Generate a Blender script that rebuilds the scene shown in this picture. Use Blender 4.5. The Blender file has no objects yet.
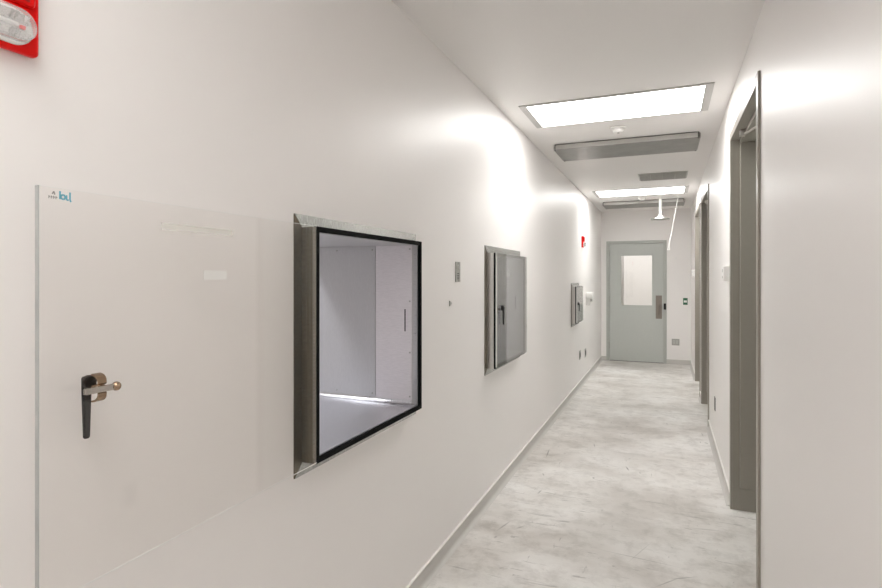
import bpy, bmesh, math, random
from mathutils import Vector, Matrix
random.seed(7)
PI = math.pi
sc = bpy.context.scene
COL = sc.collection

# ------------------------------------------------------------------ materials
def new_mat(name):
    m = bpy.data.materials.new(name); m.use_nodes = True
    nt = m.node_tree
    return m, nt, nt.nodes['Principled BSDF']

def coords(nt, scale=(1, 1, 1), kind='Object'):
    g = nt.nodes.new('ShaderNodeNewGeometry') if kind == 'World' else nt.nodes.new('ShaderNodeTexCoord')
    mp = nt.nodes.new('ShaderNodeMapping'); mp.inputs['Scale'].default_value = scale
    nt.links.new(g.outputs['Position' if kind == 'World' else 'Object'], mp.inputs['Vector'])
    return mp.outputs['Vector']

def noise(nt, vec, scale, detail=3, rough=.5, dist=0.0):
    n = nt.nodes.new('ShaderNodeTexNoise')
    n.inputs['Scale'].default_value = scale; n.inputs['Detail'].default_value = detail
    n.inputs['Roughness'].default_value = rough; n.inputs['Distortion'].default_value = dist
    nt.links.new(vec, n.inputs['Vector'])
    return n.outputs['Fac']

def ramp(nt, fac, stops):
    r = nt.nodes.new('ShaderNodeValToRGB')
    e = r.color_ramp.elements
    while len(e) < len(stops): e.new(.5)
    for k, (p, c) in enumerate(stops):
        e[k].position = p; e[k].color = (*c, 1) if len(c) == 3 else c
    nt.links.new(fac, r.inputs['Fac'])
    return r.outputs['Color']

def mixc(nt, fac, a, b, mode='MIX'):
    n = nt.nodes.new('ShaderNodeMix'); n.data_type = 'RGBA'; n.blend_type = mode
    for s, v in ((n.inputs[0], fac), (n.inputs[6], a), (n.inputs[7], b)):
        if isinstance(v, (int, float)): s.default_value = v
        elif isinstance(v, tuple): s.default_value = (*v, 1)
        else: nt.links.new(v, s)
    return n.outputs[2]

def mathn(nt, op, a, b=None, clamp=False):
    n = nt.nodes.new('ShaderNodeMath'); n.operation = op; n.use_clamp = clamp
    for s, v in zip(n.inputs, (a, b)):
        if v is None: continue
        if isinstance(v, (int, float)): s.default_value = v
        else: nt.links.new(v, s)
    return n.outputs[0]

def bump(nt, bsdf, h, strength, dist=.002):
    b = nt.nodes.new('ShaderNodeBump'); b.inputs['Strength'].default_value = strength
    b.inputs['Distance'].default_value = dist
    nt.links.new(h, b.inputs['Height']); nt.links.new(b.outputs['Normal'], bsdf.inputs['Normal'])

def plain(name, col, rough=.5, metal=0.0, spec=.5, var=.03, scale=30, bmp=0.0):
    """A paint / plastic / metal with a small procedural variation."""
    m, nt, b = new_mat(name)
    v = coords(nt)
    n = noise(nt, v, scale, 3)
    lo = tuple(max(0, c * (1 - var)) for c in col); hi = tuple(min(1, c * (1 + var)) for c in col)
    nt.links.new(ramp(nt, n, [(.3, lo), (.7, hi)]), b.inputs['Base Color'])
    b.inputs['Roughness'].default_value = rough; b.inputs['Metallic'].default_value = metal
    b.inputs['Specular IOR Level'].default_value = spec
    if bmp: bump(nt, b, n, bmp)
    return m

def brushed(name, col, rough=.3, stretch=(1, 1, 1), rv=.08, cv=.06, metal=1.0):
    m, nt, b = new_mat(name)
    v = coords(nt, stretch)
    n = noise(nt, v, 40, 4, .6)
    lo = tuple(c * (1 - cv) for c in col); hi = tuple(min(1, c * (1 + cv)) for c in col)
    nt.links.new(ramp(nt, n, [(.3, lo), (.7, hi)]), b.inputs['Base Color'])
    b.inputs['Metallic'].default_value = metal
    r = mathn(nt, 'MULTIPLY_ADD', n, rv * 2); r.node.inputs[2].default_value = rough - rv
    nt.links.new(r, b.inputs['Roughness'])
    return m

def emitter(name, col, s):
    m, nt, b = new_mat(name)
    nt.nodes.remove(b)
    e = nt.nodes.new('ShaderNodeEmission'); e.inputs['Color'].default_value = (*col, 1); e.inputs['Strength'].default_value = s
    nt.links.new(e.outputs[0], nt.nodes['Material Output'].inputs['Surface'])
    return m

def thin_glass(name, tint, ior=1.5, rough=0.0, haze=0.0, hazecol=(.8, .8, .8)):
    """Pane glass: straight-through transmission plus Fresnel mirror reflection."""
    m, nt, b = new_mat(name)
    nt.nodes.remove(b)
    t = nt.nodes.new('ShaderNodeBsdfTransparent'); t.inputs['Color'].default_value = (*tint, 1)
    g = nt.nodes.new('ShaderNodeBsdfGlossy'); g.inputs['Roughness'].default_value = rough
    g.inputs['Color'].default_value = (1, 1, 1, 1)
    f = nt.nodes.new('ShaderNodeFresnel'); f.inputs['IOR'].default_value = ior
    geo = nt.nodes.new('ShaderNodeNewGeometry')              # same reflectance from either side of the sheet
    k = mathn(nt, 'MULTIPLY_ADD', geo.outputs['Backfacing'], 1 / ior - ior); k.node.inputs[2].default_value = ior
    nt.links.new(k, f.inputs['IOR'])
    mx = nt.nodes.new('ShaderNodeMixShader')
    base = t.outputs[0]
    if haze:
        d = nt.nodes.new('ShaderNodeBsdfDiffuse'); d.inputs['Color'].default_value = (*hazecol, 1)
        h = nt.nodes.new('ShaderNodeMixShader'); h.inputs[0].default_value = haze
        nt.links.new(t.outputs[0], h.inputs[1]); nt.links.new(d.outputs[0], h.inputs[2]); base = h.outputs[0]
    nt.links.new(f.outputs[0], mx.inputs[0]); nt.links.new(base, mx.inputs[1]); nt.links.new(g.outputs[0], mx.inputs[2])
    nt.links.new(mx.outputs[0], nt.nodes['Material Output'].inputs['Surface'])
    return m

def wall_paint(name, col, rough):
    m, nt, b = new_mat(name)
    v = coords(nt, kind='World')
    b.inputs['Base Color'].default_value = (*col, 1)
    n2 = noise(nt, v, .8, 0)
    r = mathn(nt, 'MULTIPLY_ADD', n2, .06); r.node.inputs[2].default_value = rough - .03
    nt.links.new(r, b.inputs['Roughness'])
    return m

def floor_mat():
    m, nt, b = new_mat('floor_concrete_coating')
    v = coords(nt, kind='World')
    big = noise(nt, v, .9, 4, .6, .4)
    clouds = noise(nt, coords(nt, (1.0, 1.25, 0), 'World'), 1.15, 7, .60, .25)
    bands = noise(nt, coords(nt, (.8, 1.7, 0), 'World'), 1.0, 5, .62, .3)      # wiped bands lying across the hall
    smear2 = noise(nt, coords(nt, (3.0, 3.2, 0), 'World'), 2.4, 12, .74, .2)
    c0 = ramp(nt, clouds, [(.36, (.585, .555, .52)), (.50, (.74, .72, .69)), (.62, (.84, .83, .81))])
    c1 = ramp(nt, bands, [(.34, (.70, .68, .655)), (.54, (1, 1, 1))])
    c2 = ramp(nt, smear2, [(.36, (.60, .585, .565)), (.53, (1, 1, 1))])
    c = mixc(nt, .55, c0, c1, 'MULTIPLY')
    c = mixc(nt, .55, c, c2, 'MULTIPLY')
    # worn track along the middle of the hall
    g = nt.nodes.new('ShaderNodeNewGeometry'); sp = nt.nodes.new('ShaderNodeSeparateXYZ')
    nt.links.new(g.outputs['Position'], sp.inputs[0])
    dx = mathn(nt, 'ABSOLUTE', mathn(nt, 'ADD', sp.outputs['X'], .30))
    track = mathn(nt, 'SUBTRACT', 1.0, mathn(nt, 'DIVIDE', dx, .62), True)
    tn = mathn(nt, 'MULTIPLY', track, big, True)
    c = mixc(nt, mathn(nt, 'MULTIPLY', tn, .50), c, (.55, .53, .505))
    # fine scratches: sparse, long, mostly across
    for sca, rot, thr, k in (((4.5, 24, 0), .14, .665, .55), ((26, 5.0, 0), .35, .69, .5), ((2.6, 36, 0), -.22, .66, .55), ((16, 14, 0), .1, .69, .5)):
        t = nt.nodes.new('ShaderNodeNewGeometry'); mp = nt.nodes.new('ShaderNodeMapping')
        mp.inputs['Scale'].default_value = sca; mp.inputs['Rotation'].default_value = (0, 0, rot)
        nt.links.new(t.outputs['Position'], mp.inputs['Vector'])
        n = noise(nt, mp.outputs['Vector'], 1.0, 4, .62, .35)
        f = ramp(nt, n, [(thr - .02, (0, 0, 0)), (thr + .03, (1, 1, 1))])
        c = mixc(nt, mathn(nt, 'MULTIPLY', f, k), c, (.27, .255, .24))
    # individual scuffs (x, y, half length, half width, angle, strength)
    for x, y, l, w, a, k in SCUFFS:
        t = nt.nodes.new('ShaderNodeNewGeometry'); mp = nt.nodes.new('ShaderNodeMapping')
        mp.vector_type = 'TEXTURE'
        mp.inputs['Location'].default_value = (x, y, 0); mp.inputs['Rotation'].default_value = (0, 0, a)
        mp.inputs['Scale'].default_value = (l, w, 1)
        nt.links.new(t.outputs['Position'], mp.inputs['Vector'])
        ln = nt.nodes.new('ShaderNodeVectorMath'); ln.operation = 'LENGTH'
        nt.links.new(mp.outputs['Vector'], ln.inputs[0])
        f = mathn(nt, 'MULTIPLY', mathn(nt, 'SUBTRACT', 1.25, ln.outputs['Value'], True), k, True)
        c = mixc(nt, f, c, (.12, .115, .11))
    nt.links.new(c, b.inputs['Base Color'])
    r = mathn(nt, 'MULTIPLY_ADD', smear2, .25); r.node.inputs[2].default_value = .38
    nt.links.new(r, b.inputs['Roughness'])
    bump(nt, b, smear2, .05, .004)
    return m

SCUFFS = []
M = {}
# (scuffs are filled in below, from places measured on the floor)
SCUFFS += [(-0.512, 4.284, 0.008, 0.011, 0.39, 0.95),
           (-0.952, 4.744, 0.111, 0.006, -1.49, 0.7),
           (-0.88, 4.213, 0.032, 0.006, -1.21, 0.45),
           (-0.833, 3.86, 0.04, 0.006, 1.43, 0.5),
           (-0.766, 3.866, 0.041, 0.006, -0.06, 0.55),
           (-0.288, 4.599, 0.045, 0.007, -1.27, 0.75),
           (-0.606, 5.127, 0.055, 0.006, -1.39, 0.5),
           (0.121, 5.037, 0.023, 0.006, 0.11, 0.55),
           (-0.922, 3.25, 0.081, 0.006, 1.32, 0.5),
           (-0.825, 3.266, 0.032, 0.008, 0.98, 0.45),
           (-0.927, 3.09, 0.016, 0.007, 1.28, 0.55),
           (-0.815, 3.138, 0.023, 0.005, 0.17, 0.4),
           (-0.137, 3.15, 0.199, 0.004, -0.09, 0.45),
           (0.163, 3.824, 0.089, 0.006, -0.0, 0.4),
           (0.078, 3.029, 0.064, 0.004, 0.54, 0.6),
           (0.005, 2.957, 0.084, 0.004, 0.88, 0.5),
           (-0.132, 3.234, 0.151, 0.003, 1.2, 0.3),
           (0.22, 3.666, 0.089, 0.008, 0.17, 0.3),
           (-0.079, 3.973, 0.089, 0.008, -0.09, 0.28)]
M['wall'] = wall_paint('wall_epoxy_paint', (.850, .829, .815), .41)
M['ceil'] = wall_paint('ceiling_paint', (.835, .817, .803), .45)
M['floor'] = floor_mat()
M['cap'] = plain('base_cap_plastic', (.86, .85, .82), .35)
M['steel'] = brushed('stainless_steel', (.60, .59, .575), .30, (1, 1, 14))
M['liner'] = brushed('liner_steel', (.58, .575, .59), .38, (14, 1, 1), metal=.55)
M['liner_pale'] = brushed('liner_steel_pale', (.78, .745, .77), .46, (1, 1, 10), metal=.5)
M['steel_floor'] = brushed('tray_steel', (.60, .60, .63), .28, (2, 40, 1), rv=.025, cv=.03, metal=.75)
M['cove_steel'] = brushed('cove_steel', (.72, .71, .72), .28, (1, 12, 1), rv=.03)
M['hinge'] = brushed('hinge_aluminium', (.62, .60, .57), .34, (1, 1, 3))
M['flange'] = brushed('flange_steel', (.55, .555, .545), .26, (1, 12, 1))
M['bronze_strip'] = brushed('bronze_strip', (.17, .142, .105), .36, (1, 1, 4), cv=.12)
M['hinge_dark'] = brushed('hinge_dark', (.30, .27, .235), .36, (1, 1, 3))
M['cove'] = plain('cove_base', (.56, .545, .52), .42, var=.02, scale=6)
M['diffuser_metal'] = plain('diffuser_metal', (.30, .296, .28), .34, 1.0, var=.12, scale=7)
M['skirt'] = plain('diffuser_skirt', (.46, .45, .43), .4, 1.0, var=.05, scale=7)
M['rubber'] = plain('gasket_rubber', (.008, .008, .008), .8, spec=.08)
M['black'] = plain('lever_black', (.012, .011, .010), .5, spec=.3)
M['brass'] = plain('latch_brass', (.40, .29, .20), .25, 1.0)
M['nickel'] = plain('latch_nickel', (.50, .47, .43), .26, 1.0)
M['glass'] = thin_glass('door_glass', (.988, .985, .981), 1.37)
M['glass_dark'] = thin_glass('door_glass_smoky', (.80, .81, .80), 1.52, haze=.22, hazecol=(.42, .425, .42))
M['edge'] = plain('glass_edge', (.44, .455, .45), .25)
M['edge_glint'] = plain('glass_edge_glint', (.84, .845, .83), .25)  # bright glass edge; also paints the reflection lines on the open door
M['pane'] = thin_glass('window_pane', (.96, .965, .96), 1.45)
M['doorgrey'] = plain('door_paint_grey', (.50, .522, .497), .42, var=.015)
M['sidegrey'] = plain('side_frame_paint', (.32, .300, .262), .36, var=.015)
M['framegrey'] = plain('door_frame_paint', (.43, .445, .42), .33, var=.015)
M['white'] = plain('white_plastic', (.82, .81, .79), .35, var=.01)
M['fixture'] = plain('fixture_frame', (.50, .49, .475), .4, var=.01)
M['red'] = plain('alarm_red', (.80, .003, .002), .35, spec=.2, var=.03)
M['reddark'] = plain('alarm_red_grille', (.30, .004, .005), .45, var=.1, scale=300)
M['lens'] = thin_glass('strobe_lens', (.93, .93, .93), 1.5, .04, .22, (.92, .92, .92))
M['lensrim'] = plain('strobe_lens_rim', (.86, .85, .83), .25, var=.01)
M['chrome'] = plain('chrome', (.72, .71, .70), .12, 1.0, var=.05, scale=120)
M['plate'] = brushed('plate_steel', (.44, .44, .42), .38, (1, 1, 8))
M['plate_dark'] = plain('plate_dark', (.09, .09, .085), .45)
M['slot'] = plain('slot_black', (.02, .02, .02), .6)
M['green'] = plain('switch_green', (.035, .14, .075), .4, var=.1)
M['bronze'] = brushed('lock_plate_bronze', (.27, .24, .215), .36, (1, 1, 6))
M['vent'] = plain('vent_blades', (.36, .355, .335), .5, var=.05)
M['ventback'] = plain('vent_back', (.10, .10, .095), .6)
M['ventframe'] = plain('vent_frame', (.50, .50, .48), .45)
M['card'] = plain('sticker_white', (.84, .84, .82), .5, var=.005)
M['card_clear'] = thin_glass('sticker_clear', (.95, .95, .93), 1.3, .3, .35, (.88, .87, .84))
M['cyan'] = plain('sticker_cyan', (.14, .44, .56), .5)
M['ink'] = plain('sticker_ink', (.30, .29, .28), .6)
M['light'] = emitter('light_diffuser', (1.0, .987, .964), 9.5)
M['light_strong'] = emitter('light_diffuser_strong', (1.0, .99, .97), 12.5)
M['light_dim'] = emitter('light_diffuser_dim', (1.0, .985, .96), 7.2)

# ------------------------------------------------------------------ mesh helpers
def B(): return bmesh.new()

def merge(dst, src):
    me = bpy.data.meshes.new('tmp'); src.to_mesh(me); src.free(); dst.from_mesh(me); bpy.data.meshes.remove(me)

def box(bm, x0, x1, y0, y1, z0, z1, bev=0.0, seg=2):
    t = bmesh.new()
    bmesh.ops.create_cube(t, size=1)
    for v in t.verts:
        v.co = ((x0 + x1) / 2 + v.co.x * (x1 - x0), (y0 + y1) / 2 + v.co.y * (y1 - y0), (z0 + z1) / 2 + v.co.z * (z1 - z0))
    if bev:
        bmesh.ops.bevel(t, geom=t.edges[:], offset=bev, segments=seg, profile=.5, affect='EDGES')
    bmesh.ops.recalc_face_normals(t, faces=t.faces)
    merge(bm, t)

def cyl(bm, p, q, r, r2=None, n=20, bev=0.0):
    p, q = Vector(p), Vector(q); d = q - p
    t = bmesh.new()
    bmesh.ops.create_cone(t, cap_ends=True, segments=n, radius1=r, radius2=r if r2 is None else r2, depth=d.length)
    if bev:
        es = [e for e in t.edges if len(e.link_faces) == 2 and e.calc_face_angle(0) > .8]
        bmesh.ops.bevel(t, geom=es, offset=bev, segments=2, affect='EDGES')
    rot = Vector((0, 0, 1)).rotation_difference(d).to_matrix().to_4x4()
    bmesh.ops.transform(t, matrix=Matrix.Translation((p + q) / 2) @ rot, verts=t.verts)
    merge(bm, t)

def ball(bm, c, r, n=14):
    t = bmesh.new()
    bmesh.ops.create_uvsphere(t, u_segments=n, v_segments=n // 2 + 1, radius=r)
    bmesh.ops.translate(t, vec=c, verts=t.verts); merge(bm, t)

def lathe(bm, prof, c, axis='Z', n=32):
    """prof: (radius, height) pairs, revolved about an axis through c."""
    t = bmesh.new(); rings = []
    for r, h in prof:
        ring = []
        for k in range(n):
            a = 2 * PI * k / n
            ring.append(t.verts.new((max(r, 1e-5) * math.cos(a), max(r, 1e-5) * math.sin(a), h)))
        rings.append(ring)
    for a, b in zip(rings, rings[1:]):
        for k in range(n):
            t.faces.new((a[k], a[(k + 1) % n], b[(k + 1) % n], b[k]))
    t.faces.new(rings[0][::-1]); t.faces.new(rings[-1])
    bmesh.ops.recalc_face_normals(t, faces=t.faces)
    if axis == 'X': bmesh.ops.rotate(t, cent=(0, 0, 0), matrix=Matrix.Rotation(PI / 2, 3, 'Y'), verts=t.verts)
    if axis == 'Y': bmesh.ops.rotate(t, cent=(0, 0, 0), matrix=Matrix.Rotation(-PI / 2, 3, 'X'), verts=t.verts)
    bmesh.ops.translate(t, vec=c, verts=t.verts); merge(bm, t)

def prism(bm, pts, axis, a, b, bev=0.0):
    """Extrude a closed outline between a and b along an axis. pts are the two other coordinates (in xyz order)."""
    def P(u, v, w): return {'X': (w, u, v), 'Y': (u, w, v), 'Z': (u, v, w)}[axis]
    t = bmesh.new()
    A = [t.verts.new(P(u, v, a)) for u, v in pts]; C = [t.verts.new(P(u, v, b)) for u, v in pts]
    t.faces.new(A); t.faces.new(C[::-1])
    n = len(pts)
    for k in range(n): t.faces.new((A[k], C[k], C[(k + 1) % n], A[(k + 1) % n]))
    bmesh.ops.recalc_face_normals(t, faces=t.faces)
    if bev:
        bmesh.ops.bevel(t, geom=t.edges[:], offset=bev, segments=2, affect='EDGES')
    merge(bm, t)

def ring_x(bm, x0, x1, yo0, yo1, zo0, zo1, yi0, yi1, zi0, zi1, bev=0.0):
    """A rectangular ring (frame) lying in a plane x = const, of thickness x0..x1."""
    box(bm, x0, x1, yo0, yi0, zo0, zo1, bev); box(bm, x0, x1, yi1, yo1, zo0, zo1, bev)
    box(bm, x0, x1, yi0, yi1, zo0, zi0, bev); box(bm, x0, x1, yi0, yi1, zi1, zo1, bev)

ORG = {}
def obj(name, bm, mat, parent=None, origin=None, smooth=False, kind=None, label=None):
    """Link one mesh object; vertices are given in world space."""
    me = bpy.data.meshes.new(name)
    if parent is not None: o0 = ORG[parent.name]
    elif origin is not None: o0 = Vector(origin)
    else:
        cs = [v.co for v in bm.verts]
        lo = [min(c[i] for c in cs) for i in range(3)]; hi = [max(c[i] for c in cs) for i in range(3)]
        o0 = Vector(((lo[0] + hi[0]) / 2, (lo[1] + hi[1]) / 2, lo[2]))
    bmesh.ops.translate(bm, vec=-o0, verts=bm.verts)
    bm.to_mesh(me); bm.free()
    if smooth:
        for p in me.polygons: p.use_smooth = True
        me.set_sharp_from_angle(angle=math.radians(38))
    me.materials.append(mat)
    o = bpy.data.objects.new(name, me); COL.objects.link(o)
    if parent is None: o.location = o0
    else: o.parent = parent
    ORG[o.name] = o0
    if kind: o['kind'] = kind
    if label: o['label'] = label
    return o

def thing(name, loc, label, cat, group=None):
    o = bpy.data.objects.new(name, None); COL.objects.link(o)
    o.location = loc; o.empty_display_size = .05
    o['label'] = label; o['category'] = cat
    if group: o['group'] = group
    ORG[o.name] = Vector(loc)
    return o

def tag(o, label, cat, group=None):
    o['label'] = label; o['category'] = cat
    if group: o['group'] = group
    return o

def dup(root, loc, label, group=None):
    r = root.copy(); COL.objects.link(r); r.location = loc; r['label'] = label
    if group: r['group'] = group
    for ch in list(root.children):
        c = ch.copy(); COL.objects.link(c); c.parent = r
        for g in ch.children:
            d = g.copy(); COL.objects.link(d); d.parent = c
    return r

# ------------------------------------------------------------------ the place, in metres
H = 2.74                     # ceiling
XL, XR = -1.1185, .3995      # corridor faces of the side walls
YB, YF = 10.503, -5.0        # end wall, and the wall far behind the camera
TL, TR = .15, .21            # thickness of the side walls
CABS = [(1.499, 2.335, .908, 1.690), (3.525, 4.360, .908, 1.690), (7.075, 7.615, .935, 1.412)]
DOORS = [(2.880, 4.100), (6.150, 7.350), (7.660, 8.920)]
DTOP = 2.472                 # top of the side door frames

def wall_cells(bm, axis, f0, f1, a0, a1, holes):
    """A wall slab with rectangular holes. axis 'X': slab f0..f1 in x running along y."""
    us = sorted({a0, a1, *[h[0] for h in holes], *[h[1] for h in holes]})
    for u0, u1 in zip(us, us[1:]):
        hs = sorted([h for h in holes if h[0] <= u0 and h[1] >= u1], key=lambda h: h[2])
        z = 0.0
        for h in hs + [None]:
            z1 = h[2] if h else H
            if z1 - z > 1e-6:
                if axis == 'X': box(bm, f0, f1, u0, u1, z, z1)
                else: box(bm, u0, u1, f0, f1, z, z1)
            if h: z = h[3]

def weld(bm):
    bmesh.ops.remove_doubles(bm, verts=bm.verts, dist=1e-5)
    return bm

def struct(name, bm, mat, parent=None, smooth=False):
    return obj(name, bm, mat, parent, origin=(0, 0, 0) if parent is None else None, kind='structure', smooth=smooth)

b = B(); box(b, -4.3, XR + TR + .05, YF - .15, 13.0, -.12, 0); struct('floor', b, M['floor'])
b = B(); box(b, -4.3, XR + TR + .05, YF - .15, 13.0, H, H + .12); struct('ceiling', b, M['ceil'])
b = B(); wall_cells(b, 'X', XL - TL, XL, YF, YB, CABS); struct('wall_left', b, M['wall'])
b = B(); wall_cells(b, 'X', XR, XR + TR, YF, YB, [(y0 + .012, y1 - .012, 0, DTOP - .012) for y0, y1 in DOORS]); struct('wall_right', b, M['wall'])
E0, E1, ET = -1.025, .002, 2.190        # end door frame outline
b = B(); wall_cells(b, 'Y', YB, YB + .15, -4.3, XR + TR + .05, [(E0 + .012, E1 - .012, 0, ET - .012)]); struct('wall_back', b, M['wall'])
b = B(); box(b, -4.3, XR + TR + .05, YF - .15, YF, 0, H); struct('wall_front', b, M['wall'])
b = B(); box(b, -4.3, -4.2, YF, YB, 0, H); struct('wall_next_room', b, M['wall'])
b = B()
box(b, -4.3, XR + TR + .05, 12.9, 13.0, 0, H); box(b, -1.75, -1.65, YB + .15, 12.9, 0, H)
box(b, XR + TR - .05, XR + TR + .05, YB + .15, 12.9, 0, H)
struct('wall_vestibule', b, M['wall'])

# cove base: floor coating turned up the wall, with a pale cap
def cove_profile():
    pts = [(0, .078), (.007, .078), (.007, .062)]
    for k in range(0, 9):
        a = k / 8 * PI / 2
        pts.append((.007 + .021 * (1 - math.cos(a)), .0225 - .021 * math.sin(a)))
    pts += [(.031, 0), (0, 0)]
    return pts
CP = [(0, .0775), (.010, .0775), (.011, .0825), (.009, .0855), (0, .0858)]
def cove(name, side, a0, a1):
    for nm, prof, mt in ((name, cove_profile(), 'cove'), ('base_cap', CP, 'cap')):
        b = B()
        if side == 'L': prism(b, [(XL + u, w) for u, w in prof], 'Y', a0, a1)
        elif side == 'R': prism(b, [(XR - u, w) for u, w in prof], 'Y', a0, a1)
        elif side == 'B': prism(b, [(YB - u, w) for u, w in prof], 'X', a0, a1)
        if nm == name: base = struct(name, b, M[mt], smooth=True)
        else: obj(nm, b, M[mt], base)
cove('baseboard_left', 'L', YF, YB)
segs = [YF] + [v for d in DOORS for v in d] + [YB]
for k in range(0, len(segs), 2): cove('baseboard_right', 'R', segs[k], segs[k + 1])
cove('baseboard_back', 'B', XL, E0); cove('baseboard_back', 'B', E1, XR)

# ------------------------------------------------------------------ end door
def root_struct(name, loc):
    o = bpy.data.objects.new(name, None); COL.objects.link(o); o.location = loc; o['kind'] = 'structure'
    ORG[o.name] = Vector(loc); return o

d = root_struct('door_1', ((E0 + E1) / 2, YB, 0))
b = B()
for x0, x1, s in ((E0, E0 + .05, 1), (E1 - .05, E1, -1)):
    box(b, x0, x1, YB - .016, YB, 0, ET, .002)
    xi = (x0 + .012, x1) if s > 0 else (x0, x1 - .012)
    box(b, xi[0], xi[1], YB, YB + .15, 0, ET - .012)
box(b, E0 + .05, E1 - .05, YB - .016, YB, ET - .05, ET, .002)
box(b, E0 + .05, E1 - .05, YB, YB + .15, ET - .05, ET - .012)
box(b, E0 + .05, E0 + .066, YB + .052, YB + .10, 0, ET - .05); box(b, E1 - .066, E1 - .05, YB + .052, YB + .10, 0, ET - .05)
box(b, E0 + .066, E1 - .066, YB + .052, YB + .10, ET - .066, ET - .05)
obj('frame', b, M['framegrey'], d)
LX0, LX1, LZ0, LZ1 = E0 + .053, E1 - .053, .008, ET - .053
WX0, WX1, WZ0, WZ1 = -.775, -.228, 1.015, 1.932
LY0, LY1 = YB + .003, YB + .047
b = B()
box(b, LX0, WX0, LY0, LY1, LZ0, LZ1); box(b, WX1, LX1, LY0, LY1, LZ0, LZ1)
box(b, WX0, WX1, LY0, LY1, LZ0, WZ0); box(b, WX0, WX1, LY0, LY1, WZ1, LZ1)
leaf = obj('leaf', b, M['doorgrey'], d)
b = B()
for x0, x1, z0, z1 in ((WX0 - .012, WX0 + .012, WZ0 - .012, WZ1 + .012), (WX1 - .012, WX1 + .012, WZ0 - .012, WZ1 + .012),
                       (WX0 + .012, WX1 - .012, WZ0 - .012, WZ0 + .012), (WX0 + .012, WX1 - .012, WZ1 - .012, WZ1 + .012)):
    box(b, x0, x1, LY0 - .005, LY0 + .008, z0, z1, .002)
obj('window_bead', b, M['doorgrey'], leaf)
b = B(); box(b, WX0 + .001, WX1 - .001, LY0 + .020, LY0 + .026, WZ0 + .001, WZ1 - .001); obj('window_pane', b, M['pane'], leaf)
b = B(); box(b, WX0 + .012, WX0 + .055, LY0 + .002, LY0 + .010, WZ0 + .012, WZ1 - .012, .002)
obj('glazing_strip', b, M['chrome'], leaf, label='shiny vertical strip at the left of the door window')
b = B(); box(b, -.178, -.074, LY0 - .004, LY0, .79, 1.205, .0015); lp = obj('lock_plate', b, M['bronze'], d, label='brushed metal pull plate')
b = B()
box(b, -.146, -.102, LY0 - .010, LY0 - .003, .86, 1.06, .002)
cyl(b, (-.126, LY0 - .005, 1.12), (-.126, LY0 - .014, 1.12), .016)
for z in (.87, 1.05): box(b, -.134, -.114, LY0 - .040, LY0 - .008, z - .008, z + .008, .002)
box(b, -.134, -.114, LY0 - .044, LY0 - .032, .862, 1.058, .004); obj('pull_handle', b, M['bronze'], lp)
b = B(); box(b, -.045, -.006, YB - .040, YB - .014, .957, 1.066, .004); obj('strike_box', b, M['black'], d, label='small black latch box')
for z in (.28, 1.13, 1.975):
    b = B(); cyl(b, (E0 + .052, YB - .010, z - .057), (E0 + .052, YB - .010, z + .057), .009, n=12)
    for q in (-.019, .019): cyl(b, (E0 + .052, YB - .010, z + q - .001), (E0 + .052, YB - .010, z + q + .001), .0098, n=12)
    obj('hinge', b, M['plate'], d)
b = B(); box(b, LX0, LX1, LY0 + .005, LY1 - .005, .0005, .008); obj('door_sweep', b, M['rubber'], d)

# ------------------------------------------------------------------ side doors (right wall)
def side_door(n, y0, y1):
    d = root_struct('door_%d' % n, (XR, (y0 + y1) / 2, 0))
    t = .05; xf = XR - .012; xb = XR + TR
    b = B()
    for a, c in ((y0, y0 + t), (y1 - t, y1)):
        box(b, xf, XR, a, c, 0, DTOP, .002)
    box(b, XR, xb, y0 + .012, y0 + t, 0, DTOP - .012); box(b, XR, xb, y1 - t, y1 - .012, 0, DTOP - .012)
    box(b, xf, XR, y0 + t, y1 - t, DTOP - t, DTOP, .002); box(b, XR, xb, y0 + t, y1 - t, DTOP - t, DTOP - .012)
    obj('frame', b, M['sidegrey'], d)
    b = B(); s = .026; xa, xc = XR + .043, XR + .160
    box(b, xa, xc, y0 + t, y0 + t + s, .15, DTOP - t, .004); box(b, xa, xc, y1 - t - s, y1 - t, .15, DTOP - t, .004)
    box(b, xa, xc, y0 + t + s, y1 - t - s, DTOP - t - s, DTOP - t, .004)
    obj('door_stop', b, M['sidegrey'], d)
    b = B(); box(b, xc + .001, xc + .045, y0 + t + .003, y1 - t - .003, .006, DTOP - t - .003); obj('leaf', b, M['doorgrey'], d)
    # overhead holder arm under the head of the frame
    b = B(); zt = DTOP - t - .016
    box(b, XR + .015, XR + .046, y1 - .335, y1 - .285, zt - .020, zt + .016, .003)
    cyl(b, (XR + .036, y1 - .31, zt - .012), (XR + .155, y1 - .75, zt - .012), .0085, n=12)
    box(b, XR + .10, XR + .158, y1 - .80, y1 - .70, zt - .034, zt - .001, .003)
    obj('closer_arm', b, M['hinge'], d, smooth=True)
for k, (y0, y1) in enumerate(DOORS): side_door(k + 2, y0, y1)

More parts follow.
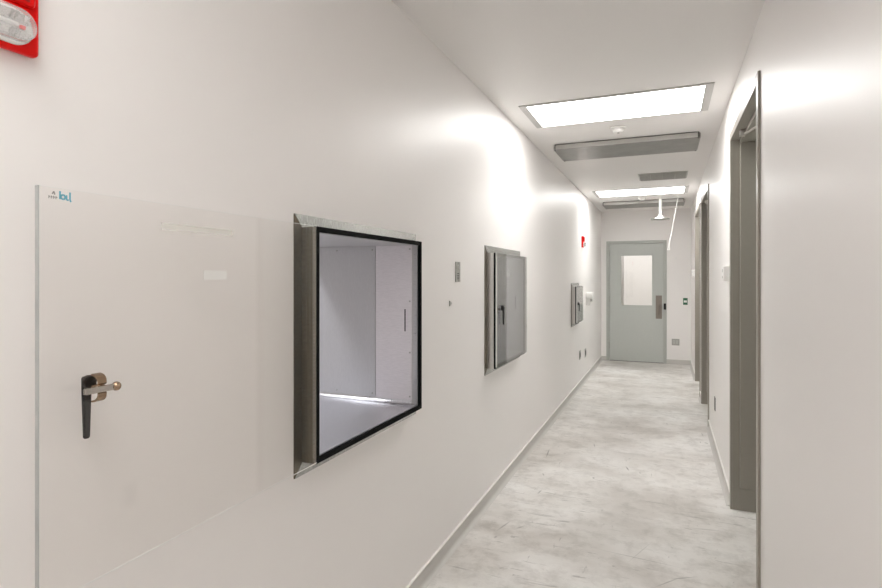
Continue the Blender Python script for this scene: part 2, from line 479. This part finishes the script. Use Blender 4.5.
# ------------------------------------------------------------------ pass-through cabinets (left wall)
XBODY, XGAS, XGL0, XGL1 = XL + .047, -1.0575, -1.0565, -1.0465
XREAR = -1.70
def cabinet(k, cab, flange, label, hinge_near, opened, levelled=True):
    y0, y1, z0, z1 = cab; fy0, fy1, fz0, fz1 = flange
    t = thing('pass_through_cabinet', (XL, (y0 + y1) / 2, z0), label, 'cabinet', 'pass-through cabinets in the left wall')
    # wall flange of four mitred strips
    g = .0008; e = .003
    b = B()
    O = [(fy0, fz0), (fy1, fz0), (fy1, fz1), (fy0, fz1)]; I = [(y0, z0), (y1, z0), (y1, z1), (y0, z1)]
    for q in range(4):
        r = (q + 1) % 4
        a0, a1, c1, c0 = Vector(O[q]), Vector(O[r]), Vector(I[r]), Vector(I[q])
        u = (a1 - a0).normalized() * g
        bb = B() if q == 3 else b
        prism(bb, [tuple(a0 + u), tuple(a1 - u), tuple(c1 - u), tuple(c0 + u)], 'X', XL + .0002, XL + e, .0005)
    fl = obj('wall_flange', b, M['flange'], t)
    obj('flange_strip', bb, M['bronze_strip'], fl, label='brownish left strip of the wall flange')
    # body: a square steel tube running through the wall
    w = .022; iy0, iy1, iz0, iz1 = y0 + w, y1 - w, z0 + w - .005, z1 - w + .008
    b = B()
    ring_x(b, XREAR, XBODY, y0 + .0005, y1 - .0005, z0 + .0005, z1 - .0005, iy0, iy1, iz0, iz1)
    body = obj('body', b, M['steel'], t)
    # return strips folded at the front edge, down the outside
    if opened:                                       # brownish cover strips down the hinge side
        for xa, xb in ((XL + .004, XL + .0215), (XL + .0225, XL + .0365), (XL + .0375, XBODY - .001)):
            b = B(); box(b, xa, xb, y0 - .0022, y0, z0 + .003, z1 - .003, .0006); obj('side_strip', b, M['bronze_strip'], body)
    b = B(); box(b, XREAR + .01, XBODY - .0005, iy0 + .002, iy1 - .002, iz0, iz0 + .004); tray = obj('tray', b, M['steel_floor'], t)
    b = B(); zt = iz0 + .004; rr = .020; pts = [(iy1 - .0005, zt)]
    for q in range(9):
        a = q / 8 * PI / 2
        pts.append((iy1 - .0005 - rr + rr * math.sin(a), zt + rr - rr * math.cos(a)))
    prism(b, pts, 'X', XREAR + .012, XBODY - .03); obj('coved_edge', b, M['cove_steel'], tray, smooth=True)
    # liner panels with their screws
    xs = [(XBODY - .028, XBODY - .218), (XBODY - .221, XREAR + .012)]
    for q, (xa, xb) in enumerate(xs):
        b = B(); box(b, xb, xa, iy1 - .004, iy1, iz0 + .024, iz1 - .004, .0008)
        pn = obj('liner_panel', b, M['liner_pale' if q == 0 else 'liner'], t)
        if q == 0:
            b = B(); zc = (z0 + z1) / 2 + .022
            box(b, xa - .037, xa - .031, iy1 - .0048, iy1 - .0035, zc - .052, zc + .052); obj('slot', b, M['slot'], pn)
        sx = [xa - .009] if q == 0 else [xa - .016, xa - .216]
        for x in sx:
            for z in (iz1 - .022, (iz0 + iz1) / 2 + .11, (iz0 + iz1) / 2 - .13, iz0 + .040) if q == 0 else (iz1 - .022, iz0 + .040):
                b = B(); cyl(b, (x, iy1 - .0075, z), (x, iy1 - .003, z), .0035, .0042, n=10); obj('screw', b, M['plate'], pn)
    b = B(); box(b, XREAR + .012, XBODY - .03, iy0, iy0 + .004, iz0 + .024, iz1 - .004, .0008); obj('liner_panel', b, M['liner'], t)
    b = B(); box(b, XREAR + .012, XBODY - .03, iy0 + .005, iy1 - .005, iz1 - .003, iz1); obj('liner_panel', b, M['liner'], t)
    b = B(); box(b, XREAR - .012, XREAR - .002, y0, y1, z0, z1); obj('rear_door', b, M['glass'], t)
    # black rubber seal on the front edge
    b = B(); ring_x(b, XBODY, XGAS, y0 + .001, y1 - .001, z0 + .001, z1 - .001, y0 + .019, y1 - .019, z0 + .019, z1 - .019, .003)
    obj('gasket', b, M['rubber'], t)
    # glass door, described from its free edge (u), outwards (n) and up
    W = y1 - y0 + (.012 if opened else 0); zz0, zz1 = z0 + .012, z1 - .003
    if opened:                                       # swung flat back along the wall
        yf = y0 - .014 - W
        def Y(u): return yf + u
        def X(n): return XGL0 - n                    # outside of the door faces the wall
        nin = XGL0 - XGL1
    elif hinge_near:
        def Y(u): return y1 + .006 - u
        def X(n): return XGL1 + n
        nin = XGL0 - XGL1
    else:
        def Y(u): return y0 + u
        def X(n): return XGL1 + n
        nin = XGL0 - XGL1
    def bx(b, u0, u1, n0, n1, za, zb, bev=0.0):
        ys, xs_ = sorted((Y(u0), Y(u1))), sorted((X(n0), X(n1))); box(b, xs_[0], xs_[1], ys[0], ys[1], za, zb, bev)
    b = B(); bx(b, 0, W, nin, 0, zz0, zz1)
    door = obj('door', b, M['glass' if opened else 'glass_dark'], t, label='clear frameless glass door' if opened else 'smoky frameless glass door')
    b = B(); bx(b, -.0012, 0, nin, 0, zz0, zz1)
    obj('edge_and_glint', b, M['edge' if opened else 'edge_glint'], door)
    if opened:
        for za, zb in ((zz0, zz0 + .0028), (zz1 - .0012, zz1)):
            b = B(); bx(b, 0, W, nin - .0004, nin, za, zb); obj('edge_and_glint', b, M['edge_glint'], door)  # pale strips paint in the reflection inside the glass along top and bottom
    hz = z0 + (1.317 - .908) if levelled else (z0 + z1) / 2 + .02
    u = .104 if levelled else .075
    # hanging black lever outside
    b = B()
    s = 1 if levelled else .85; k1 = 1 if opened else 1.5
    prof = [(Y(u - .009 * s * k1), hz + .006), (Y(u + .009 * s * k1), hz + .006), (Y(u + .0085 * s * k1), hz - .03 * s), (Y(u + .0055 * s * k1), hz - .118 * s), (Y(u - .0055 * s * k1), hz - .118 * s), (Y(u - .0085 * s * k1), hz - .03 * s)]
    xs_ = sorted((X(.010), X(.019))); prism(b, prof, 'X', xs_[0], xs_[1], .002)
    cyl(b, (X(0), Y(u), hz - .004), (X(.013), Y(u), hz - .004), .013 * k1, n=20, bev=.002)
    obj('handle', b, M['black'], door, label='black lever handle hanging down')
    # cam latch inside
    b = B(); ni = nin
    bx(b, u - .040, u + .020, ni - .032, ni - .023, hz - .020, hz - .008, .002)
    obj('latch_arm', b, M['nickel'], door)
    b = B(); ball(b, (X(ni - .0275), Y(u + .025), hz - .014), .0092); cyl(b, (X(ni - .0275), Y(u + .016), hz - .014), (X(ni - .0275), Y(u + .022), hz - .014), .006, n=14)
    obj('latch_roller', b, M['brass'], door, smooth=True)
    b = B()
    cyl(b, (X(ni), Y(u), hz - .014), (X(ni - .024), Y(u), hz - .014), .0075, n=18)
    for sg in (1, -1):
        pts = []
        for k2 in range(7):
            a = k2 / 6 * PI / 2
            pts.append((ni - .002 - .020 * math.sin(a), hz - .014 + sg * (.010 + .018 * math.cos(a) ** .7)))
        inner = [(n_ + (.0015 if k2 else .0), z_ - sg * .0035) for k2, (n_, z_) in enumerate(pts)][::-1]
        pol = [(X(n_), z_) for n_, z_ in pts + inner]
        ys = sorted((Y(u - .009), Y(u + .009))); prism(b, pol, 'Y', ys[0], ys[1])
    obj('latch_plate', b, M['brass'], door)
    # hinge at the other edge
    b = B()
    if opened or hinge_near:
        hy = y0 - .006 if opened else y0
        zk = z0 + .004
        while zk < z1 - .012:
            cyl(b, (XGAS + .001 - .006, hy, zk), (XGAS + .001 - .006, hy, zk + .0105), .0052, n=10); zk += .0125
        box(b, XBODY + .0005, XGAS - .002, y0 - .0025, y0 + .0005, z0 + .004, z1 - .004)
        obj('hinge', b, M['hinge_dark'], t, label='dotted continuous hinge up the left edge')
    else:
        for f in (.27, .73):
            b2 = B(); zc = zz1 - (zz1 - zz0) * f
            cyl(b2, (XGL0 + .004, y1 + .012, zc - .018), (XGL0 + .004, y1 + .012, zc + .018), .006, n=12)
            box(b2, XBODY - .01, XGL0 + .004, y1 - .001, y1 + .008, zc - .015, zc + .015, .002)
            obj('hinge', b2, M['hinge'], t)
        b.free()
    return t, door, X, Y, nin

t1, door1, DX, DY, NIN = cabinet(0, CABS[0], (1.459, 2.392, .866, 1.729), 'open steel pass-through cabinet with glass door folded back, black-edged opening', True, True)
cabinet(1, CABS[1], (3.472, 4.420, .868, 1.737), 'closed pass-through cabinet with large dark glass door, in the middle of the wall', False, False)
cabinet(2, CABS[2], (7.030, 7.690, .893, 1.451), 'smallest pass-through cabinet, with a closed glass door, nearest the corridor end', False, False, False)

# stickers on the open glass door (they lie on its room side)
xs = XGL1
def decal(rects, mat, name, label):
    b = B()
    for y0, y1, z0, z1 in rects: box(b, xs + .0001, xs + .0006, y0, y1, z0, z1)
    return obj(name, b, mat, door1, label=label)
decal([(1.016, 1.092, 1.515, 1.538)], M['card'], 'sticker', 'white rectangular sticker')
decal([(.895, 1.112, 1.628, 1.643)], M['card_clear'], 'sticker', 'long pale sticker strip')
# maker's mark in the corner: grey figure and letters, cyan letters
b = B()
def stroke(pts, w):
    for (ya, za), (yb, zb) in zip(pts, pts[1:]):
        v = Vector((yb - ya, zb - za)); L = v.length or 1; nrm = Vector((-v.y, v.x)) / L * w / 2
        prism(b, [(ya + nrm.x, za + nrm.y), (yb + nrm.x, zb + nrm.y), (yb - nrm.x, zb - nrm.y), (ya - nrm.x, za - nrm.y)], 'X', xs + .0001, xs + .0006)
u0, v0 = .6555, 1.6655
stroke([(u0 + .004, v0 + .009), (u0 + .007, v0 + .014), (u0 + .0085, v0 + .008)], .0022)
for q in range(4): stroke([(u0 - .002 + q * .0042, v0), (u0 - .002 + q * .0042, v0 + .0055)], .0013); stroke([(u0 - .002 + q * .0042, v0 + .005), (u0 + .0005 + q * .0042, v0 + .0025)], .0011)
obj('logo', b, M['ink'], door1, label='grey maker mark in the top corner of the glass')
b = B()
stroke([(u0 + .018, v0 + .016), (u0 + .018, v0 + .001)], .0032)
lathe(b, [(.0056, xs + .0001), (.0056, xs + .0006)], (0, u0 + .024, 0), 'X') if False else None
for k2 in range(10):
    a0, a1 = 2 * PI * k2 / 10, 2 * PI * (k2 + 1) / 10
    stroke([(u0 + .0235 + .0042 * math.cos(a0), v0 + .0055 + .0042 * math.sin(a0)), (u0 + .0235 + .0042 * math.cos(a1), v0 + .0055 + .0042 * math.sin(a1))], .0032)
stroke([(u0 + .030, v0 + .010), (u0 + .030, v0 + .001), (u0 + .034, v0 + .001)], .003)
stroke([(u0 + .0365, v0 + .016), (u0 + .0365, v0 + .001), (u0 + .0385, v0 - .002)], .003)
obj('logo', b, M['cyan'], door1, label='light blue letters in the top corner of the glass')

# ------------------------------------------------------------------ alarm strobes (left wall)
def strobe(y1, z0, label):
    w, h = .135, .160; y0 = y1 - w; z1 = z0 + h; x = XL + .0005
    t = thing('fire_alarm_strobe', (XL, (y0 + y1) / 2, z0), label, 'fire alarm', 'red fire alarm strobes on the left wall')
    b = B(); box(b, x, x + .022, y0, y1, z0, z1, .008, 4); obj('back_plate', b, M['red'], t, smooth=True)
    b = B(); box(b, x + .020, x + .034, y0 + .006, y1 - .014, z0 + .085, z1 - .006, .006, 3); obj('horn_grille', b, M['red'], t, smooth=True)
    for q in range(7):
        b = B(); box(b, x + .034, x + .0352, y0 + .016, y1 - .026, z0 + .092 + q * .0085, z0 + .0965 + q * .0085); obj('grille_slot', b, M['reddark'], t)
    # lens: a lying stadium standing off the plate
    def stadium(r, ins=0.0):
        ya, yb = y0 + .012 + r + ins, y1 - .0165 - r - ins; zc = z0 + .0405; pts = []
        for k in range(25): a = -PI / 2 + PI * k / 24; pts.append((yb + r * math.cos(a), zc + r * math.sin(a)))
        for k in range(25): a = PI / 2 + PI * k / 24; pts.append((ya + r * math.cos(a), zc + r * math.sin(a)))
        return pts
    R = .0325
    b = B(); prism(b, stadium(R), 'X', x + .0215, x + .030, .0015); obj('lens_rim', b, M['lensrim'], t, smooth=True)
    b = B(); prism(b, stadium(R - .004, .004), 'X', x + .0301, x + .050, .003); lens = obj('lens', b, M['lens'], t, smooth=True, label='clear strobe lens')
    # faceted mirror bowl and flash tube behind the lens
    b = B(); yc, zc = (y0 + y1) / 2, z0 + .0405
    rnd = random.Random(3)
    for q in range(11):
        ya = y0 + .018 + q * .0082
        for (za, zb) in ((zc - .024, zc - .008), (zc + .008, zc + .024)):
            yb_ = ya + .0080; k = rnd.uniform(.002, .012); k2 = rnd.uniform(.002, .012)
            t2 = bmesh.new()
            vs = [t2.verts.new(p) for p in ((x + .0305, ya, za), (x + .0305, yb_, za), (x + .0305 + k, yb_, zb), (x + .0305 + k2, ya, zb))]
            vs2 = [t2.verts.new((x + .0302, v.co.y, v.co.z)) for v in vs]
            t2.faces.new(vs); t2.faces.new(vs2[::-1])
            for q2 in range(4): t2.faces.new((vs[q2], vs2[q2], vs2[(q2 + 1) % 4], vs[(q2 + 1) % 4]))
            bmesh.ops.recalc_face_normals(t2, faces=t2.faces); merge(b, t2)
    obj('reflector', b, M['chrome'], lens)
    b = B(); cyl(b, (x + .040, y0 + .040, zc), (x + .040, y1 - .050, zc), .0035, n=12)
    for yy in (y0 + .040, y1 - .050): cyl(b, (x + .031, yy, zc), (x + .040, yy, zc), .003, n=10)
    obj('flash_tube', b, M['white'], lens)
    b = B(); box(b, x + .031, x + .036, y1 - .042, y1 - .034, zc - .003, zc + .003); obj('indicator', b, M['red'], lens)
    return t
s1 = strobe(.6695, 1.935, 'red fire alarm strobe high on the wall above the open glass door')
dup(s1, (XL, 8.02, 1.955), 'small distant red fire alarm strobe near the end of the corridor')

# ------------------------------------------------------------------ small things on the walls
def gang_plate(side, y, z, w, h, label, group, mat='plate', slots=True, rec='plate_dark', name='outlet_plate', cat='outlet'):
    """A wall plate on the left (L) or right (R) wall, or on the end wall (B: y is then x)."""
    def bx(b, a0, a1, d0, d1, z0, z1, bev=0.0):
        if side == 'L': box(b, XL + d0, XL + d1, a0, a1, z0, z1, bev)
        elif side == 'R': box(b, XR - d1, XR - d0, a0, a1, z0, z1, bev)
        else: box(b, a0, a1, YB - d1, YB - d0, z0, z1, bev)
    loc = {'L': (XL, y, z), 'R': (XR, y, z), 'B': (y, YB, z)}[side]
    t = thing(name, loc, label, cat, group)
    b = B(); bx(b, y - w / 2, y + w / 2, .0003, .006, z - h / 2, z + h / 2, .0015); obj('cover_plate', b, M[mat], t)
    if slots:
        n = 2 if w > .1 else 1
        for q in range(n):
            yc = y + (q - (n - 1) / 2) * .046
            b = B(); bx(b, yc - .0165, yc + .0165, .0062, .009, z - .033, z + .033, .001); obj('receptacle', b, M[rec], t)
    return t
gang_plate('L', 7.80, .445, .118, .122, 'left of two grey outlet plates low on the left wall', 'paired grey outlet plates')
gang_plate('L', 8.36, .405, .118, .122, 'right of two grey outlet plates low on the left wall, nearer the end door', 'paired grey outlet plates')
gang_plate('R', 5.41, .405, .072, .118, 'dark outlet plate low on the right wall between two doorways', 'outlets on the right wall', 'plate_dark', rec='plate')
gang_plate('R', 1.955, .43, .072, .118, 'outlet plate low on the right wall beside the nearest doorway', 'outlets on the right wall', 'plate')
gang_plate('B', .148, .387, .124, .114, 'grey square outlet plate low on the end wall, right of the door', 'outlets on the end wall', rec='ventframe')

# intercom / control plate between the first two cabinets
t = thing('wall_switch_plate', (XL, 2.962, 1.554), 'narrow steel control plate on the wall between the two large cabinets', 'switch')
b = B(); box(b, XL + .0003, XL + .006, 2.926, 2.998, 1.496, 1.612, .0015); obj('cover_plate', b, M['plate'], t)
b = B(); cyl(b, (XL + .006, 2.962, 1.578), (XL + .011, 2.962, 1.578), .014, n=24, bev=.001); obj('button', b, M['steel'], t, smooth=True)
for q in range(4):
    b = B(); box(b, XL + .0061, XL + .0066, 2.946, 2.978, 1.512 + q * .010, 1.516 + q * .010); obj('speaker_slot', b, M['slot'], t)
for z in (1.503, 1.605):
    b = B(); cyl(b, (XL + .006, 2.962, z), (XL + .0072, 2.962, z), .0032, n=10); obj('screw', b, M['plate_dark'], t)
# small grey dent mark below it, made up as a raised wedge
b = B(); prism(b, [(2.832, 1.392), (2.832, 1.362), (2.868, 1.377)], 'X', XL + .0003, XL + .007, .001)
tag(obj('wall_mark', b, M['ventframe']), 'tiny grey wedge mark on the wall below the steel control plate', 'mark')

# soap / sanitiser dispenser past the small cabinet
t = thing('soap_dispenser', (XL, 8.46, 1.10), 'white dispenser on the left wall just past the smallest cabinet', 'dispenser')
b = B(); box(b, XL + .0005, XL + .105, 8.39, 8.53, 1.205, 1.298, .010, 3); obj('cover', b, M['white'], t, smooth=True)
b = B(); box(b, XL + .0005, XL + .062, 8.405, 8.515, 1.105, 1.206, .008, 3); obj('reservoir', b, M['white'], t, smooth=True)
b = B(); box(b, XL + .062, XL + .090, 8.43, 8.49, 1.165, 1.206, .004); obj('push_bar', b, M['ventframe'], t)

# white wall boxes on the right wall
def wall_box(y0, y1, z0, z1, label, dep=.042):
    t = thing('thermostat', (XR, (y0 + y1) / 2, z0), label, 'thermostat', 'white wall boxes on the right wall')
    b = B(); box(b, XR - .012, XR - .0004, y0 - .004, y1 + .004, z0 - .004, z1 + .004, .002); obj('back_plate', b, M['white'], t)
    b = B(); box(b, XR - dep, XR - .012, y0, y1, z0, z1, .005, 3); obj('cover', b, M['white'], t, smooth=True)
    b = B(); box(b, XR - dep - .001, XR - dep, (y0 + y1) / 2 - .022, (y0 + y1) / 2 + .022, z1 - .042, z1 - .020); obj('display', b, M['ventframe'], t)
    b = B(); box(b, XR - dep - .002, XR - dep, (y0 + y1) / 2 - .012, (y0 + y1) / 2 + .012, z0 + .018, z0 + .034, .0008); obj('button', b, M['fixture'], t)
wall_box(4.165, 4.295, 1.498, 1.600, 'white thermostat box on the right wall beside the nearest doorway')
wall_box(9.01, 9.13, 1.535, 1.640, 'white thermostat box past the farthest doorway on the right wall')

# green push switch on the end wall
t = thing('push_switch', (.305, YB, 1.05), 'small green push switch plate on the end wall right of the door', 'switch')
b = B(); box(b, .269, .342, YB - .008, YB - .0004, 1.048, 1.166, .002); obj('cover_plate', b, M['green'], t)
b = B(); box(b, .281, .330, YB - .016, YB - .008, 1.088, 1.124, .003); obj('push_pad', b, M['white'], t)
# small round hole cover on the end wall and on the right wall
b = B(); cyl(b, (.155, YB - .006, 1.86), (.155, YB - .0004, 1.86), .02, n=20, bev=.002)
tag(obj('blank_cover', b, M['white'], smooth=True), 'small pale round cover on the end wall below the shower pull rod', 'cover')

# ------------------------------------------------------------------ ceiling
def light(y0, y1, label):
    x0, x1 = -.972, .278
    t = thing('ceiling_light', ((x0 + x1) / 2, (y0 + y1) / 2, H), label, 'ceiling light', 'recessed light panels along the corridor ceiling')
    b = B(); f = .052; z0, z1 = H - .007, H - .0004; g0, g1 = .030, .016
    box(b, x0, x0 + f, y0, y1, z0, z1, .001); box(b, x1 - f, x1, y0, y1, z0, z1, .001)
    box(b, x0 + f, x1 - f, y0, y0 + g0, z0, z1, .001); box(b, x0 + f, x1 - f, y1 - g1, y1, z0, z1, .001)
    obj('frame', b, M['fixture'], t)
    b = B(); box(b, x0 + f, x1 - f, y0 + g0, y1 - g1, H - .005, H - .0006); obj('diffuser', b, M['light'], t)
    return t
l1 = light(3.802, 4.406, 'glowing light panel on the ceiling nearest in view, in front of the metal diffuser')
for y, lab in ((8.245, 'farther glowing ceiling light panel, beyond the slotted vent'),
               (-.06, 'ceiling light panel overhead, nearer than the first one in view'),
               (-3.9, 'ceiling light panel at the near end of the corridor, behind the overhead panel')):
    c = dup(l1, (l1.location.x, y, H), lab)
    for ch in c.children:                                # far panel brightened, near ones dimmed, to balance the corridor
        if ch.name.startswith('diffuser'):
            ch.material_slots[0].link = 'OBJECT'; ch.material_slots[0].material = M['light_dim' if y < 1 else 'light_strong']

def diffuser(y0, y1, label):
    x0, x1 = -.958, .262; zt, zb = H - .0005, H - .052
    t = thing('ceiling_diffuser', ((x0 + x1) / 2, (y0 + y1) / 2, H), label, 'air diffuser', 'metal laminar air diffusers in the ceiling')
    b = B()                                             # skirt standing a little below the ceiling
    s = .004
    box(b, x0 + .02, x1 - .02, y0, y0 + s, zb + .004, zt - .008); box(b, x0 + .02, x1 - .02, y1 - s, y1, zb + .004, zt - .008)
    box(b, x0, x0 + s, y0 + .02, y1 - .02, zb + .004, zt - .008); box(b, x1 - s, x1, y0 + .02, y1 - .02, zb + .004, zt - .008)
    obj('skirt', b, M['skirt'], t)
    b = B(); box(b, x0 + .012, x1 - .012, y0 + .012, y1 - .012, zb + .006, zt); obj('plenum', b, M['slot'], t)
    b = B(); box(b, x0 + .006, x1 - .006, y0 + .001, y1 - .001, zb, zb + .005, .0015); obj('face_plate', b, M['diffuser_metal'], t)
    for x in (x0 + .016, x1 - .016):
        for y in (y0 + .014, y1 - .014):
            b = B(); cyl(b, (x, y, zb - .003), (x, y, zb + .001), .007, n=12); obj('screw', b, M['plate_dark'], t)
    return t
f1 = diffuser(5.022, 5.550, 'grey metal air diffuser on the ceiling between nearest light panel and slotted vent')
dup(f1, (f1.location.x, 9.155 + .264, H), 'grey metal air diffuser on the ceiling closest to the end door')

t = thing('ceiling_vent', (-.045, 7.06, H), 'dark slotted air vent on the ceiling between the two light panels', 'vent')
x0, x1, y0, y1 = -.312, .228, 6.835, 7.290
b = B(); f = .014
box(b, x0, x0 + f, y0, y1, H - .006, H - .0004, .001); box(b, x1 - f, x1, y0, y1, H - .006, H - .0004, .001)
box(b, x0 + f, x1 - f, y0, y0 + f, H - .006, H - .0004, .001); box(b, x0 + f, x1 - f, y1 - f, y1, H - .006, H - .0004, .001)
obj('frame', b, M['ventframe'], t)
b = B(); box(b, x0 + f, x1 - f, y0 + f, y1 - f, H - .0012, H - .0004); obj('backing', b, M['ventback'], t)
b = B()
for q in range(15):
    yy = y0 + f + .012 + q * .0285
    prism(b, [(yy, H - .0013), (yy + .003, H - .0013), (yy + .017, H - .012), (yy + .014, H - .012)], 'X', x0 + f, x1 - f)
for q in range(1, 4): box(b, x0 + q * (x1 - x0) / 4 - .003, x0 + q * (x1 - x0) / 4 + .003, y0 + f, y1 - f, H - .0125, H - .0013)
obj('blades', b, M['vent'], t)

def detector(x, y, label):
    t = thing('smoke_detector', (x, y, H), label, 'smoke detector', 'round white detectors on the ceiling')
    b = B(); lathe(b, [(.062, H - .0005), (.062, H - .010), (.058, H - .014)], (x, y, 0)); obj('base', b, M['white'], t, smooth=True)
    b = B(); lathe(b, [(.048, H - .013), (.047, H - .028), (.036, H - .040), (.012, H - .043)], (x, y, 0)); obj('sensor_cap', b, M['white'], t, smooth=True)
    b = B(); cyl(b, (x, y, H - .0445), (x, y, H - .042), .009, n=16); obj('indicator', b, M['plate_dark'], t)
    return t
a = detector(-.362, 4.66, 'white round detector on the ceiling right behind the nearest light panel')
dup(a, (-.345, 8.87, H), 'white round detector on the ceiling beyond the farther light panel')

# emergency shower
sx, sy = -.087, 8.95
t = thing('emergency_shower', (sx, sy, H), 'white emergency shower head and pull rod hanging from the ceiling near the end', 'shower')
b = B(); lathe(b, [(.045, H - .0005), (.045, H - .006), (.022, H - .016)], (sx, sy, 0)); obj('ceiling_flange', b, M['white'], t, smooth=True)
b = B(); cyl(b, (sx, sy, H - .010), (sx, sy, 2.468), .021, n=20); obj('pipe', b, M['white'], t, smooth=True)
b = B(); lathe(b, [(.024, 2.478), (.030, 2.470), (.045, 2.448), (.080, 2.428), (.092, 2.414), (.086, 2.408)], (sx, sy, 0)); obj('shower_bell', b, M['white'], t, smooth=True)
b = B(); lathe(b, [(.100, 2.426), (.138, 2.421), (.140, 2.407), (.134, 2.403), (.02, 2.404)], (sx, sy, 0)); obj('spray_plate', b, M['plate'], t, smooth=True)
b = B(); rx, ry = .160, 8.94
lathe(b, [(.040, H - .0005), (.040, H - .006), (.012, H - .012)], (rx, ry, 0)); cyl(b, (rx, ry, H - .006), (.035, 8.94, 2.00), .0062, n=12)
rod = obj('pull_rod', b, M['white'], t, smooth=True)
b = B()
for p, q in (((.035, 8.94, 2.005), (.012, 8.94, 1.945)), ((.035, 8.94, 2.005), (.044, 8.94, 1.945)), ((.012, 8.94, 1.945), (.044, 8.94, 1.945))): cyl(b, p, q, .005, n=10)
obj('pull_handle', b, M['white'], rod, smooth=True)

# ------------------------------------------------------------------ light in the rooms beyond (ceiling lamps there)
def area(name, loc, sx, sy, power, col, rot=(0, 0, 0)):
    L = bpy.data.lights.new(name, 'AREA'); L.shape = 'RECTANGLE'; L.size = sx; L.size_y = sy; L.energy = power; L.color = col
    o = bpy.data.objects.new(name, L); COL.objects.link(o); o.location = loc; o.rotation_euler = rot
    return o
for y in (1.25, 3.6, 7.0): area('next_room_lamp', (-2.26, y, H - .03), .30, 1.2, 37, (.90, .93, 1.0))
area('vestibule_lamp', (-.5, 11.8, H - .03), 1.2,  .6, 16, (1.0, .99, .97))

# ------------------------------------------------------------------ world, camera, view
w = bpy.data.worlds.new('World'); sc.world = w; w.use_nodes = True
w.node_tree.nodes['Background'].inputs['Color'].default_value = (.02, .02, .02, 1)
cam = bpy.data.cameras.new('Camera'); co = bpy.data.objects.new('Camera', cam); COL.objects.link(co)
FPX, VX, VY = 547.373, 666.488, 277.864
cam.sensor_fit = 'HORIZONTAL'; cam.sensor_width = 36; cam.lens = FPX * 36 / 882
co.location = (0, 0, 1.5196); co.rotation_euler = (PI / 2, 0, math.atan((VX - 441) / FPX))
cam.shift_y = -(294 - VY) / 882
cam.clip_start = .02
sc.camera = co
sc.cycles.use_denoising = True
sc.cycles.max_bounces = 14; sc.cycles.diffuse_bounces = 8; sc.cycles.glossy_bounces = 6; sc.cycles.transparent_max_bounces = 16
sc.cycles.sample_clamp_indirect = 6
sc.view_settings.view_transform = 'Standard'; sc.view_settings.look = 'None'
sc.view_settings.gamma = 1; sc.view_settings.use_curve_mapping = False
sc.view_settings.exposure = 0.5
